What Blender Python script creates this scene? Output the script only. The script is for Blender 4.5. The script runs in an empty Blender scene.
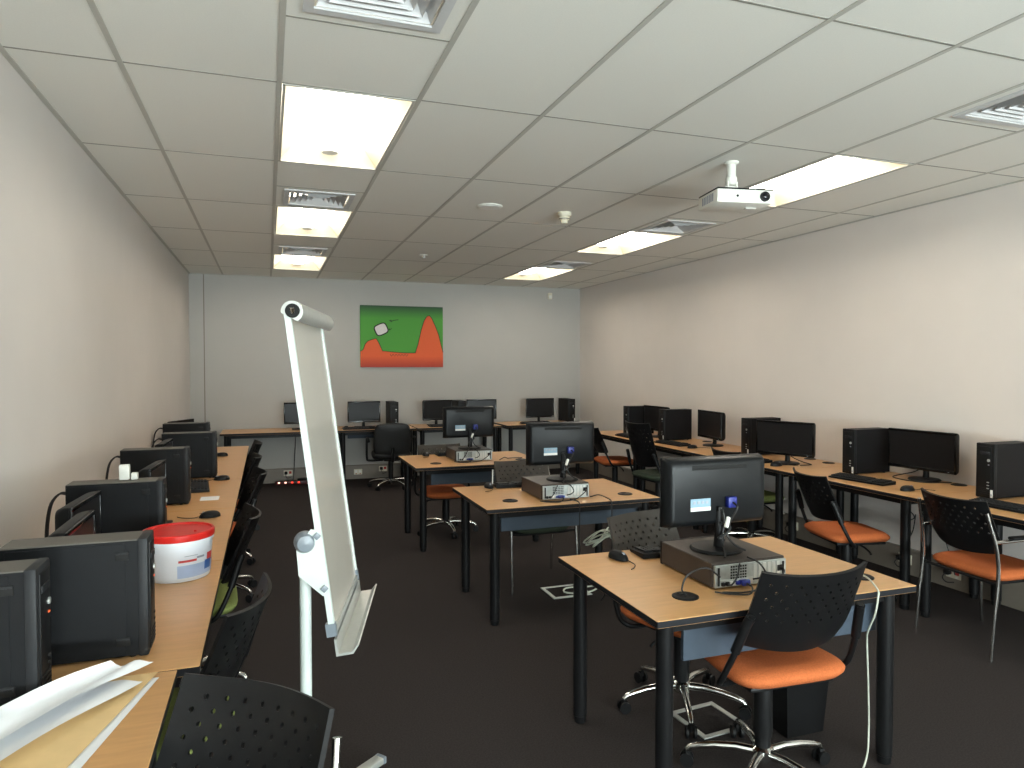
import bpy, bmesh, math, random
from mathutils import Vector, Matrix
random.seed(7)
PI = math.pi
R = math.radians
S = bpy.context.scene
COL = S.collection

# ------------------------------------------------------------------ materials
def lin(c):
    return tuple(((x / 255) / 12.92 if x / 255 <= .04045 else ((x / 255 + .055) / 1.055) ** 2.4) for x in c) + (1.0,)

def mat(name, rgb, rough=.5, metal=0.0, var=.06, scale=30.0, bump=0.0, bscale=None, spec=.5, emit=None, estr=0.0, stretch=None, detail=3.0):
    m = bpy.data.materials.new(name)
    m.use_nodes = True
    nt = m.node_tree
    n, l = nt.nodes, nt.links
    b = n['Principled BSDF']
    b.inputs['Roughness'].default_value = rough
    b.inputs['Metallic'].default_value = metal
    b.inputs['Specular IOR Level'].default_value = spec
    c = lin(rgb)
    tc = n.new('ShaderNodeTexCoord')
    src = tc.outputs['Object']
    if stretch:
        mp = n.new('ShaderNodeMapping')
        mp.inputs['Scale'].default_value = stretch
        l.new(src, mp.inputs['Vector'])
        src = mp.outputs['Vector']
    nz = n.new('ShaderNodeTexNoise')
    nz.inputs['Scale'].default_value = scale
    nz.inputs['Detail'].default_value = detail
    l.new(src, nz.inputs['Vector'])
    rp = n.new('ShaderNodeValToRGB')
    rp.color_ramp.elements[0].position = .3
    rp.color_ramp.elements[1].position = .7
    rp.color_ramp.elements[0].color = tuple(max(0, x * (1 - var)) for x in c[:3]) + (1,)
    rp.color_ramp.elements[1].color = tuple(min(1, x * (1 + var)) for x in c[:3]) + (1,)
    l.new(nz.outputs['Fac'], rp.inputs['Fac'])
    l.new(rp.outputs['Color'], b.inputs['Base Color'])
    if bump:
        bp = n.new('ShaderNodeBump')
        bp.inputs['Strength'].default_value = bump
        bp.inputs['Distance'].default_value = .01
        nb = nz
        if bscale:
            nb = n.new('ShaderNodeTexNoise')
            nb.inputs['Scale'].default_value = bscale
            l.new(src, nb.inputs['Vector'])
        l.new(nb.outputs['Fac'], bp.inputs['Height'])
        l.new(bp.outputs['Normal'], b.inputs['Normal'])
    if emit:
        b.inputs['Emission Color'].default_value = lin(emit)
        b.inputs['Emission Strength'].default_value = estr
    return m

M = {}
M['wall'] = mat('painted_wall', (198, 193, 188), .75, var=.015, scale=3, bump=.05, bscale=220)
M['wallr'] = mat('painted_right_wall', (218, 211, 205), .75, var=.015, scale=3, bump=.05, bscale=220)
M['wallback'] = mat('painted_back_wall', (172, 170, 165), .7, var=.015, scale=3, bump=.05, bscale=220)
M['ceil'] = mat('ceiling_tile', (222, 221, 214), .85, var=.02, scale=160, bump=.12, bscale=300)
M['tbar'] = mat('ceiling_grid_metal', (178, 176, 168), .6, var=.02)
M['tcross'] = mat('ceiling_joint', (138, 136, 128), .8, var=.02)
M['carpet'] = mat('dark_carpet', (54, 49, 48), .97, var=.28, scale=140, bump=.4, bscale=420, spec=.1)
M['skirt'] = mat('grey_trunking', (122, 114, 104), .5, var=.03)
M['wood'] = mat('beech_laminate', (203, 155, 104), .3, var=.07, scale=9, stretch=(1, 7, 1), detail=6, spec=.45)
M['edge'] = mat('dark_edge_band', (26, 27, 31), .5, spec=.2)
M['modesty'] = mat('slate_panel', (62, 72, 84), .55, var=.04, spec=0.25)
M['blackmetal'] = mat('black_metal', (20, 20, 21), .4, spec=0.2)
M['plastic'] = mat('black_plastic', (21, 21, 22), .45, var=.05, spec=0.2)
M['plastic2'] = mat('charcoal_plastic', (38, 39, 41), .5, var=.04, spec=0.2)
M['case'] = mat('black_case_metal', (22, 23, 25), .5, var=.05, spec=0.15)
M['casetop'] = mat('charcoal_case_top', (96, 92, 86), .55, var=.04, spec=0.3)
M['case_r'] = mat('dark_case_metal', (24, 23, 24), .5, var=.05, spec=0.12)
M['pcbrown'] = mat('brown_black_case', (62, 54, 49), .38, var=.05, spec=0.3)
M['gloss'] = mat('gloss_screen', (8, 8, 9), .14, var=.0)
M['screen'] = mat('matte_screen', (24, 23, 24), .35, var=.02, spec=0.25)
M['monback'] = mat('monitor_back', (16, 18, 20), .34, var=.04, spec=0.22)
M['chrome'] = mat('chrome', (215, 215, 212), .16, 1.0, var=.02)
M['steel'] = mat('rear_port_steel', (176, 182, 180), .35, .7, var=.1, scale=40)
M['alu'] = mat('satin_aluminium', (200, 202, 198), .35, .55, var=.03)
M['whitepaint'] = mat('white_paint', (204, 212, 208), .4, var=.02)
M['greyknob'] = mat('grey_knob', (118, 126, 134), .35, var=.04)
M['board'] = mat('whiteboard_face', (196, 190, 180), .12, var=.03, scale=3)
M['orange'] = mat('orange_fabric', (182, 98, 55), .9, var=.16, scale=180, bump=.25, spec=.2)
M['green'] = mat('green_fabric', (124, 134, 76), .9, var=.16, scale=180, bump=.25, spec=.2)
M['dgreen'] = mat('dark_green_fabric', (58, 66, 54), .9, var=.16, scale=180, bump=.25, spec=.2)
M['shell'] = mat('black_shell', (17, 17, 18), .42, var=.04, spec=0.25)
M['shellg'] = mat('grey_shell', (66, 61, 56), .5, var=.05, spec=0.25)
M['leather'] = mat('black_upholstery', (18, 18, 19), .5, var=.08, scale=60, bump=.2)
M['red'] = mat('red_lid', (206, 40, 34), .3, var=.04)
M['tub'] = mat('white_tub', (226, 230, 236), .35, var=.01)
M['labelblue'] = mat('pale_blue_label', (170, 188, 220), .35, var=.12, scale=12)
M['labelwhite'] = mat('white_label', (226, 230, 238), .4, var=.03, scale=20)
M['labelred'] = mat('red_print', (206, 70, 66), .4)
M['blueprint'] = mat('blue_print', (70, 110, 176), .4)
M['greyprint'] = mat('grey_print', (150, 156, 168), .5)
M['paper'] = mat('white_paper', (232, 234, 238), .8, var=.015)
M['brown'] = mat('brown_envelope', (222, 190, 138), .75, var=.04, scale=20)
M['sticker'] = mat('white_sticker', (225, 225, 220), .5, var=.02)
M['stickerblue'] = mat('pale_blue_sticker', (128, 158, 176), .5, var=.05)
M['vga'] = mat('blue_plug', (26, 38, 122), .4)
M['cable'] = mat('black_cable', (20, 20, 21), .5)
M['wcable'] = mat('white_cable', (196, 200, 186), .5)
M['dark'] = mat('dark_cavity', (10, 10, 10), .8)
M['white'] = mat('white_plastic', (224, 224, 216), .4, var=.02)
M['ivory'] = mat('ivory_plastic', (214, 208, 188), .45, var=.02)
M['lens'] = mat('projector_lens', (16, 18, 24), .08)
M['vent'] = mat('vent_metal', (196, 196, 196), .5, var=.02)
M['ventdark'] = mat('vent_shadow', (52, 50, 48), .8)
M['led'] = mat('red_led', (255, 60, 40), .4, emit=(255, 60, 40), estr=2.0)
M['ledw'] = mat('pale_led', (255, 170, 150), .4, emit=(255, 190, 170), estr=2.5)
M['redp'] = mat('red_socket', (178, 52, 44), .45)
M['darkred'] = mat('dark_red_strip', (70, 18, 18), .45)
M['amber'] = mat('amber_light', (220, 90, 40), .4, emit=(230, 90, 40), estr=.4)
M['cream'] = mat('cream_reflector', (242, 230, 204), .5, var=.01)
M['tray'] = mat('lit_reflector', (255, 250, 236), .5, var=.0, emit=(255, 248, 238), estr=8.5)
M['tube'] = mat('fluorescent_tube', (255, 255, 250), .4, var=.0, emit=(255, 248, 238), estr=16.0)
M['pgreen'] = mat('painted_green', (62, 142, 36), .6, var=.14, scale=5)
M['pdgreen'] = mat('painted_dark_green', (22, 66, 30), .6, var=.2, scale=8)
M['porange'] = mat('painted_orange', (214, 84, 26), .6, var=.12, scale=6)
M['pred'] = mat('painted_red', (176, 44, 18), .6, var=.15, scale=9)
M['pwhite'] = mat('painted_white', (214, 206, 204), .6, var=.04)
M['pblack'] = mat('painted_black', (26, 20, 16), .6)
M['glass'] = mat('daylight_glass', (235, 242, 250), .3, var=.0, emit=(225, 236, 255), estr=.35)
M['frame'] = mat('window_frame_paint', (120, 122, 124), .5)

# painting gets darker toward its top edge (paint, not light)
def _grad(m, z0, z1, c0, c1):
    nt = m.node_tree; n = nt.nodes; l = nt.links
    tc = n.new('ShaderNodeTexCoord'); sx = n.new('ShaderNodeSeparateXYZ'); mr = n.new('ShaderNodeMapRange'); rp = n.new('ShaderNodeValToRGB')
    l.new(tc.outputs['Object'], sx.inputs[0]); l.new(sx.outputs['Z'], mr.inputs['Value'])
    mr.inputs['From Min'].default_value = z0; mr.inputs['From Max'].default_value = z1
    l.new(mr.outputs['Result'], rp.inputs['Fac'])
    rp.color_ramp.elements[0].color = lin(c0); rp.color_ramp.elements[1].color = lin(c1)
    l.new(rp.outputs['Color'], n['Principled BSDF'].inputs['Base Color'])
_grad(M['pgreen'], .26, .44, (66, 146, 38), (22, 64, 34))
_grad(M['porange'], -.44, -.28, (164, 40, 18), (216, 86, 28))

# ------------------------------------------------------------------ mesh builder
class MB:
    def __init__(s):
        s.bm = bmesh.new(); s.mi = 0
    def _faces(s, fs):
        for f in fs: f.material_index = s.mi
    def box(s, c, d, bev=0.0, rot=None, seg=2):
        bm = bmesh.new()
        bmesh.ops.create_cube(bm, size=1.0)
        for v in bm.verts: v.co = Vector((v.co.x * d[0], v.co.y * d[1], v.co.z * d[2]))
        if bev > 0:
            bmesh.ops.bevel(bm, geom=list(bm.edges), offset=min(bev, min(d) * .45), segments=seg, affect='EDGES', profile=.5)
        mx = Matrix.Translation(Vector(c)) @ (rot.to_4x4() if rot else Matrix.Identity(4))
        s.merge(bm, mx); return s
    def merge(s, bm, mx=None):
        vm = {}
        for v in bm.verts: vm[v] = s.bm.verts.new(mx @ v.co if mx else v.co)
        for f in bm.faces:
            try: nf = s.bm.faces.new([vm[v] for v in f.verts]); nf.material_index = s.mi
            except ValueError: pass
        bm.free()
    def tube(s, pts, r, seg=8, caps=True, closed=False):
        pts = [Vector(p) for p in pts]; n = len(pts); rs = r if isinstance(r, (list, tuple)) else [r] * n
        rings = []; prev = None
        for i, p in enumerate(pts):
            if closed: t = pts[(i + 1) % n] - pts[i - 1]
            elif i == 0: t = pts[1] - p
            elif i == n - 1: t = p - pts[i - 1]
            else: t = (pts[i + 1] - p).normalized() + (p - pts[i - 1]).normalized()
            if t.length < 1e-9: t = Vector((0, 0, 1))
            t.normalize()
            if prev is None:
                a = Vector((0, 0, 1)) if abs(t.z) < .9 else Vector((1, 0, 0))
                u = t.cross(a).normalized()
            else:
                u = prev - t * prev.dot(t)
                if u.length < 1e-6: u = t.cross(Vector((0, 0, 1)))
                u.normalize()
            prev = u; w = t.cross(u)
            rings.append([s.bm.verts.new(p + (u * math.cos(2 * PI * k / seg) + w * math.sin(2 * PI * k / seg)) * rs[i]) for k in range(seg)])
        fs = []
        m = n if closed else n - 1
        for i in range(m):
            A, B = rings[i], rings[(i + 1) % n]
            for k in range(seg):
                fs.append(s.bm.faces.new((A[k], A[(k + 1) % seg], B[(k + 1) % seg], B[k])))
        if caps and not closed:
            fs.append(s.bm.faces.new(rings[0][::-1])); fs.append(s.bm.faces.new(rings[-1]))
        s._faces(fs); return s
    def cyl(s, p0, p1, r0, r1=None, seg=20):
        return s.tube([p0, p1], [r0, r0 if r1 is None else r1], seg)
    def lathe(s, prof, c=(0, 0, 0), seg=28, axis='z', a0=0.0, a1=2 * PI):
        c = Vector(c); full = abs(a1 - a0 - 2 * PI) < 1e-6; k = seg if full else seg + 1
        rings = []
        for (r, z) in prof:
            ring = []
            for i in range(k):
                a = a0 + (a1 - a0) * i / seg
                p = Vector((r * math.cos(a), r * math.sin(a), z))
                if axis == 'x': p = Vector((p.z, p.x, p.y))
                if axis == 'y': p = Vector((p.y, p.z, p.x))
                ring.append(s.bm.verts.new(c + p))
            rings.append(ring)
        fs = []
        for A, B in zip(rings, rings[1:]):
            for i in range(k if full else k - 1):
                fs.append(s.bm.faces.new((A[i], A[(i + 1) % k], B[(i + 1) % k], B[i])))
        if full:
            if prof[0][0] > 1e-6: fs.append(s.bm.faces.new(rings[0][::-1]))
            if prof[-1][0] > 1e-6: fs.append(s.bm.faces.new(rings[-1]))
        s._faces(fs); return s
    def prism(s, pts, thick):            # pts: planar 3D loop, thick: extrusion vector
        t = Vector(thick)
        A = [s.bm.verts.new(Vector(p)) for p in pts]; B = [s.bm.verts.new(Vector(p) + t) for p in pts]
        n = len(pts); fs = [s.bm.faces.new(A[::-1]), s.bm.faces.new(B)]
        for i in range(n): fs.append(s.bm.faces.new((A[i], A[(i + 1) % n], B[(i + 1) % n], B[i])))
        s._faces(fs); return s
    def quad(s, a, b, c, d):
        f = s.bm.faces.new([s.bm.verts.new(Vector(p)) for p in (a, b, c, d)]); f.material_index = s.mi; return s
    def out(s, name, mats, parent=None, smooth=True, ang=38):
        bmesh.ops.remove_doubles(s.bm, verts=s.bm.verts, dist=1e-6)
        bmesh.ops.recalc_face_normals(s.bm, faces=s.bm.faces)
        me = bpy.data.meshes.new(name); s.bm.to_mesh(me); s.bm.free()
        for m in (mats if isinstance(mats, (list, tuple)) else [mats]): me.materials.append(M[m] if isinstance(m, str) else m)
        if smooth:
            for p in me.polygons: p.use_smooth = True
            me.set_sharp_from_angle(angle=R(ang))
        o = bpy.data.objects.new(name, me); COL.objects.link(o)
        if parent: o.parent = parent
        return o

def smooth_pts(pts, k=6):
    pts = [Vector(p) for p in pts]
    if len(pts) < 3: return pts
    P = [pts[0] * 2 - pts[1]] + pts + [pts[-1] * 2 - pts[-2]]
    o = []
    for i in range(1, len(P) - 2):
        p0, p1, p2, p3 = P[i - 1], P[i], P[i + 1], P[i + 2]
        for j in range(k):
            t = j / k
            o.append(.5 * ((2 * p1) + (p2 - p0) * t + (2 * p0 - 5 * p1 + 4 * p2 - p3) * t * t + (3 * p1 - p0 - 3 * p2 + p3) * t ** 3))
    o.append(pts[-1]); return o

def thing(name, label, cat, loc=(0, 0, 0), rz=0.0, group=None):
    o = bpy.data.objects.new(name, None); COL.objects.link(o)
    o.empty_display_size = .05
    o.location = loc; o.rotation_euler = (0, 0, rz)
    o['label'] = label; o['category'] = cat
    if group: o['group'] = group
    return o
def tag(o, label, cat, group=None, kind=None):
    o['label'] = label; o['category'] = cat
    if group: o['group'] = group
    if kind: o['kind'] = kind
    return o
def struct(o):
    o['kind'] = 'structure'; return o
CH = {}
def dup(root, loc, rz, label, group=None):
    def cp(o, par):
        c = o.copy(); COL.objects.link(c); c.parent = par
        for ch in [x for x in KIDS.get(o.name, [])]: cp(ch, c)
        return c
    KIDS = {}
    for x in bpy.data.objects:
        if x.parent: KIDS.setdefault(x.parent.name, []).append(x)
    r = cp(root, None)
    r.location = loc; r.rotation_euler = (0, 0, rz); r['label'] = label
    if group: r['group'] = group
    return r

# ------------------------------------------------------------------ dimensions (metres)
XL, XR, YB, YF, H = -.9535, 4.65, 9.98, -4.5, 2.80
TL, TR_, TC, TB = .745, .758, .73, .75       # desk heights: left row, right row, centre, back

# ------------------------------------------------------------------ room shell
struct(MB().box(((XL + XR) / 2, (YB + YF) / 2, -.05), (XR - XL + .4, YB - YF + .4, .1)).out('floor', 'carpet', smooth=False))
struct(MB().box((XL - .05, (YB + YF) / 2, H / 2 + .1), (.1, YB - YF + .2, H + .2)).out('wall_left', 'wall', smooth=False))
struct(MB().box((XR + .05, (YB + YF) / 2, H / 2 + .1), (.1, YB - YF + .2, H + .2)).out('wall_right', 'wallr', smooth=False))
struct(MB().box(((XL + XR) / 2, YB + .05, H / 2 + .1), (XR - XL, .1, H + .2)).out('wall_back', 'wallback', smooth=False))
# wall behind the camera with a wide window
wb = MB()
wx0, wx1, wz0, wz1 = -.6, 4.3, .5, 2.6
wb.box(((XL + wx0) / 2, YF - .05, H / 2 + .1), (wx0 - XL, .1, H + .2))
wb.box(((XR + wx1) / 2, YF - .05, H / 2 + .1), (XR - wx1, .1, H + .2))
wb.box(((wx0 + wx1) / 2, YF - .05, wz0 / 2), (wx1 - wx0, .1, wz0))
wb.box(((wx0 + wx1) / 2, YF - .05, (wz1 + H + .2) / 2), (wx1 - wx0, .1, H + .2 - wz1))
struct(wb.out('wall_front', 'wall', smooth=False))
wn = MB()
for x in (wx0, (wx0 + wx1) / 2, wx1): wn.box((x, YF - .05, (wz0 + wz1) / 2), (.06, .08, wz1 - wz0))
for z in (wz0, wz1): wn.box(((wx0 + wx1) / 2, YF - .05, z), (wx1 - wx0, .08, .06))
wno = struct(wn.out('window_1', 'frame', smooth=False))
MB().box(((wx0 + wx1) / 2, YF - .07, (wz0 + wz1) / 2), (wx1 - wx0, .01, wz1 - wz0)).out('pane', 'glass', wno, smooth=False)
# vertical joint strip at the left of the back wall
struct(MB().box((-.775, YB - .002, H / 2), (.012, .006, H)).out('trim_1', 'skirt', smooth=False))

GX0, GY0 = .0607, 1.947
xs = [XL] + [GX0 + .6 * i for i in range(-1, 8)] + [XR]
ys = [YF] + [GY0 + 1.2 * j for j in range(-5, 7)] + [YB]
lights = [(0, 1), (0, 3), (0, 5), (5, 1), (5, 3), (5, 5)]
vents = [(0, 0), (0, 2), (0, 4), (5, 0), (5, 2), (5, 4)]
LX = lambda i: GX0 + .6 * i
LY = lambda j: GY0 + 1.2 * j
cb = MB()
for a, b in zip(xs, xs[1:]):
    for c, d in zip(ys, ys[1:]):
        hit = any(abs(a - LX(i)) < .01 and abs(c - LY(j)) < .01 for i, j in lights)
        vh = [1 for i, j in vents if abs(a - LX(i)) < .01 and abs(c - LY(j)) < .01]
        if hit: continue
        if vh:
            first = c < 2.5
            y0, y1, x0, x1 = (c, c + .6, a, b) if first else (c + .6, d, a, b)
            p0, p1 = (c + .6, d) if first else (c, c + .6)
            cb.quad((a, p0, H), (b, p0, H), (b, p1, H), (a, p1, H))
            m = .075
            for q in (((x0, y0), (x1, y0), (x1, y0 + m), (x0, y0 + m)), ((x0, y1 - m), (x1, y1 - m), (x1, y1), (x0, y1)),
                      ((x0, y0 + m), (x0 + m, y0 + m), (x0 + m, y1 - m), (x0, y1 - m)), ((x1 - m, y0 + m), (x1, y0 + m), (x1, y1 - m), (x1 - m, y1 - m))):
                cb.quad(*[(px, py, H) for px, py in q])
            continue
        cb.quad((a, c, H), (b, c, H), (b, d, H), (a, d, H))
cl = cb.out('ceiling', 'ceil', smooth=False); struct(cl)
struct(MB().box(((XL + XR) / 2, (YB + YF) / 2, H + .28), (XR - XL + .2, YB - YF + .2, .04)).out('ceiling_slab', 'ceil', smooth=False))
gb = MB()
for x in xs[1:-1]: gb.box((x, (YB + YF) / 2, H - .001), (.022, YB - YF, .005))
for y in ys[1:-1]:
    gb.mi = 1; gb.box(((XL + XR) / 2, y, H - .0004), (XR - XL, .010, .002))
for i, j in vents: gb.box((LX(i) + .3, LY(j) + .6, H - .0004), (.6, .010, .002))
gb.mi = 0
for x in (XL + .012, XR - .012): gb.box((x, (YB + YF) / 2, H - .001), (.024, YB - YF, .008))
gb.box(((XL + XR) / 2, YB - .012, H - .001), (XR - XL, .024, .008))
struct(gb.out('ceiling_grid', ['tbar', 'tcross'], smooth=False))

# skirting trunking along three walls
def skirting(name, a, b, nrm):
    a = Vector(a); b = Vector(b); nrm = Vector(nrm); d = (b - a).normalized()
    m = MB()
    prof = [(0, 0), (.035, 0), (.035, .185), (.028, .195), (0, .195)]
    m.prism([a + nrm * p + Vector((0, 0, z)) for p, z in prof], b - a)
    return struct(m.out(name, 'skirt', smooth=False))
skirting('baseboard_back', (XL, YB, 0), (XR, YB, 0), (0, -1, 0))
skirting('baseboard_right', (XR, YF, 0), (XR, YB - .035, 0), (-1, 0, 0))
skirting('baseboard_left', (XL, YF, 0), (XL, YB - .035, 0), (1, 0, 0))

# ------------------------------------------------------------------ ceiling fittings
def light_fitting(i, j, label):
    x0, y0 = LX(i) + .015, LY(j) + .008; w, d = .57, 1.184
    t = thing('ceiling_light', label, 'light', (x0 + w / 2, y0 + d / 2, H), 0, 'recessed fluorescent ceiling lights')
    hw, hd = w / 2, d / 2
    m = MB(); iw, idp, up = hw - .10, hd - .10, .10           # sloped reflector sides
    o = [(-hw, -hd, 0), (hw, -hd, 0), (hw, hd, 0), (-hw, hd, 0)]; q = [(-iw, -idp, up), (iw, -idp, up), (iw, idp, up), (-iw, idp, up)]
    for k in range(4): m.quad(o[k], o[(k + 1) % 4], q[(k + 1) % 4], q[k])
    m.out('side_reflector', 'cream', t, smooth=False)
    MB().box((0, 0, up + .005), (iw * 2, idp * 2, .01)).out('back_reflector', 'tray', t, smooth=False)
    for sx in (-.07, .07): MB().cyl((sx, -idp + .02, up - .03), (sx, idp - .02, up - .03), .013, seg=10).out('tube', 'tube', t)
    for sy in (-1, 1): MB().lathe([(.045, 0), (.05, .01), (.05, .03), (.0001, .03)], (0, sy * (idp - .0), .045), 20).out('lamp_holder', 'white', t)
    fr = MB()
    for sx in (-1, 1): fr.box((sx * (hw - .005), 0, -.002), (.012, d, .006))
    for sy in (-1, 1): fr.box((0, sy * (hd - .005), -.002), (w, .012, .006))
    fr.out('frame', 'tbar', t, smooth=False)
    return t
LN = {(0, 1): 'lit recessed ceiling light nearest the camera in the left line of three',
      (0, 3): 'lit recessed ceiling light in the middle of the left line of three',
      (0, 5): 'lit recessed ceiling light nearest the back wall in the left line',
      (5, 1): 'lit recessed ceiling light beside the white projector',
      (5, 3): 'lit recessed ceiling light in the middle of the right line of three',
      (5, 5): 'lit recessed ceiling light nearest the back wall in the right line'}
for (i, j) in lights: light_fitting(i, j, LN[(i, j)])

def vent(i, j, label):
    c = .45
    t = thing('ceiling_vent', label, 'air vent', (LX(i) + .3, LY(j) + (.3 if j == 0 else .9), H), 0, 'square air vents in the ceiling')
    h = c / 2
    m = MB()
    for k in range(4):                    # outer frame flange
        a = k * PI / 2; rot = Matrix.Rotation(a, 3, 'Z')
        m.box(rot @ Vector((0, h - .005, -.004)), (c + .025, .035, .008) if k % 2 == 0 else (c - .0452, .035, .008), rot=rot)
    m.out('frame', 'vent', t, smooth=False)
    MB().box((0, 0, .09), (c, c, .01)).out('backing', 'ventdark', t, smooth=False)
    for n in range(5):                    # nested louvre rings
        r0 = h - .03 - n * .038; r1 = r0 - .03; z0, z1 = -.002, .045
        lv = MB()
        o = [(-r0, -r0, z0), (r0, -r0, z0), (r0, r0, z0), (-r0, r0, z0)]; q = [(-r1, -r1, z1), (r1, -r1, z1), (r1, r1, z1), (-r1, r1, z1)]
        for k in range(4): lv.quad(o[k], o[(k + 1) % 4], q[(k + 1) % 4], q[k])
        lv.out('louvre', 'vent', t, smooth=False)
    return t
VN = {(0, 0): 'pale square air vent at the top edge in front of the first left light', (0, 2): 'square louvred air vent between the first and second left lights',
      (0, 4): 'square louvred air vent between the second and third left lights', (5, 0): 'square louvred air vent at the right edge of the ceiling before the lights',
      (5, 2): 'square louvred air vent behind the projector by the middle right light', (5, 4): 'square louvred air vent by the farthest right light'}
for (i, j) in vents: vent(i, j, VN[(i, j)])

# smoke detector, round plate, sprinkler, wall sensor
t = thing('smoke_detector', 'small white smoke detector hanging under a ceiling tile', 'smoke detector', (2.22, 5.06, H))
MB().lathe([(.055, 0), (.055, -.02), (.05, -.03), (.0001, -.03)], (0, 0, 0)).out('base', 'ivory', t)
MB().lathe([(.04, -.03), (.045, -.045), (.04, -.06), (.028, -.062), (.026, -.085), (.0001, -.088)], (0, 0, 0)).out('sensor_head', 'ivory', t)
MB().lathe([(.042, -.047), (.046, -.05), (.042, -.054)], (0, 0, 0)).out('slot_ring', 'dark', t)
t = thing('speaker_plate', 'round flat white plate set in the ceiling left of the smoke detector', 'ceiling speaker', (1.6, 5.04, H))
MB().lathe([(.095, 0), (.095, -.006), (.085, -.012), (.0001, -.012)], (0, 0, 0), 36).out('rim', 'white', t)
MB().lathe([(.078, -.012), (.078, -.014), (.0001, -.015)], (0, 0, 0), 36).out('grille', 'sticker', t)
t = thing('sprinkler_head', 'tiny sprinkler head on the ceiling toward the back wall', 'sprinkler', (1.62, 7.49, H))
MB().lathe([(.045, 0), (.042, -.008), (.0001, -.008)], (0, 0, 0)).out('rosette', 'white', t)
MB().lathe([(.012, -.008), (.012, -.03), (.022, -.034), (.022, -.037), (.0001, -.037)], (0, 0, 0)).out('nozzle', 'alu', t)
t = thing('motion_sensor', 'small white motion sensor high on the back wall near the right corner', 'motion sensor', (4.13, YB, 2.67))
MB().box((0, -.02, 0), (.07, .04, .10), .012).out('housing', 'ivory', t)
MB().box((0, -.042, -.015), (.045, .008, .045), .004).out('lens', 'white', t)

# projector
t = thing('projector', 'white ceiling projector hanging on a short white mount', 'projector', (2.60, 3.44, 2.515), R(-10))
w, d, hh = .345, .255, .09
MB().box((0, 0, hh / 2), (w, d, hh - .012), .008).out('body', 'white', t)
MB().box((0, 0, hh - .004), (w - .004, d - .004, .012), .004).out('top_cover', 'plastic', t)
m = MB(); m.lathe([(.028, 0), (.028, -.012), (.022, -.014), (.0001, -.008)], (.115, -d / 2, hh / 2), 24, 'y')
m.out('lens_ring', 'plastic', t)
MB().lathe([(.017, -.016), (.012, -.02), (.0001, -.021)], (.115, -d / 2, hh / 2), 20, 'y').out('lens', 'lens', t)
MB().lathe([(.007, 0), (.007, -.003), (.0001, -.003)], (-.05, -d / 2, hh / 2), 14, 'y').out('infrared_window', 'dark', t)
for k in range(7): MB().box((-w / 2 - .0005, -.07 + k * .022, hh / 2), (.003, .011, .045)).out('vent_slot', 'greyprint', t, smooth=False)
MB().box((.08, -.02, -.001), (.06, .04, .006), .002).out('focus_cover', 'sticker', t)
m = MB(); m.lathe([(.042, .285), (.042, .278), (.027, .268), (.027, .20), (.033, .195), (.033, .165), (.022, .15), (.0001, .15)], (0, .05, 0), 24)
mt = m.out('ceiling_mount', 'white', t)
m = MB()
for sx in (-1, 1): m.box((sx * .028, .05, .125), (.008, .04, .09), .002)
m.box((0, .05, hh + .004), (.11, .09, .008), .002)
m.cyl((-.04, .05, .14), (.04, .05, .14), .008, seg=10)
m.out('bracket', 'white', t)

# ------------------------------------------------------------------ tables
def table(name, label, cat, x0, y0, x1, y1, z, group, modesty=None, grommets=(), ins=.075, insx=None, split_gap=.002):
    cx, cy = (x0 + x1) / 2, (y0 + y1) / 2
    t = thing(name, label, cat, (cx, cy, 0), 0, group)
    w, d = x1 - x0 - split_gap, y1 - y0 - split_gap
    th = .026
    m = MB(); m.box((0, 0, z - th / 2), (w, d, th), .002, seg=1)
    tp = m.out('tabletop', ['wood', 'edge'], t, smooth=False)
    for p in tp.data.polygons:
        if abs(p.normal.z) < .6: p.material_index = 1
    rl = MB()
    for sx in (-1, 1): rl.box((sx * (w / 2 - (insx or ins)), 0, z - th - .022), (.03, d - 2 * ins, .044))
    for sy in (-1, 1): rl.box((0, sy * (d / 2 - ins), z - th - .022), (w - 2 * ins, .03, .044))
    rl.out('underframe', 'blackmetal', t, smooth=False)
    for sx in (-1, 1):
        for sy in (-1, 1):
            x, y = sx * (w / 2 - (insx or ins)), sy * (d / 2 - ins)
            lg = MB(); lg.lathe([(.024, 0), (.027, .006), (.027, .03), (.031, .034), (.031, z - th), (.0001, z - th)], (x, y, 0), 20)
            lg.out('leg', 'blackmetal', t)
    if modesty:
        ax, bx, yy, zb = modesty
        MB().box(((ax + bx) / 2 - cx, yy - cy, (zb + z - th - .001) / 2), (bx - ax, .018, z - th - .001 - zb), .002).out('modesty_panel', 'modesty', t, smooth=False)
    for (gx, gy) in grommets:
        g = MB(); g.lathe([(.05, z + .0), (.05, z + .003), (.044, z + .006), (.034, z + .005), (.0001, z + .004)], (gx - cx, gy - cy, 0), 28)
        go = g.out('cable_grommet', 'plastic', t)
        MB().box((gx - cx, gy - cy + .022, z + .006), (.03, .022, .003)).out('slot', 'dark', go, smooth=False)
    return t
G = 'beech topped tables standing in the middle of the room'
table('classroom_table', 'beech table with slate panel nearest the camera, black perforated chair in front', 'table', 1.235, 2.03, 2.405, 2.88, TC, G, (1.425, 2.34, 2.17, .515), [(1.47, 2.22), (2.285, 2.19)])
table('classroom_table', 'beech table with slate panel, middle of the three centre tables', 'table', 1.235, 3.965, 2.43, 4.785, TC, G, (1.37, 2.34, 4.1, .56), [(1.46, 4.18), (2.27, 4.15)])
table('classroom_table', 'beech table with slate panel, farthest of the three centre tables', 'table', 1.18, 5.79, 2.37, 6.64, TC, G, (1.34, 2.28, 5.93, .555), [(1.40, 6.0), (2.2, 6.0)])

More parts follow.
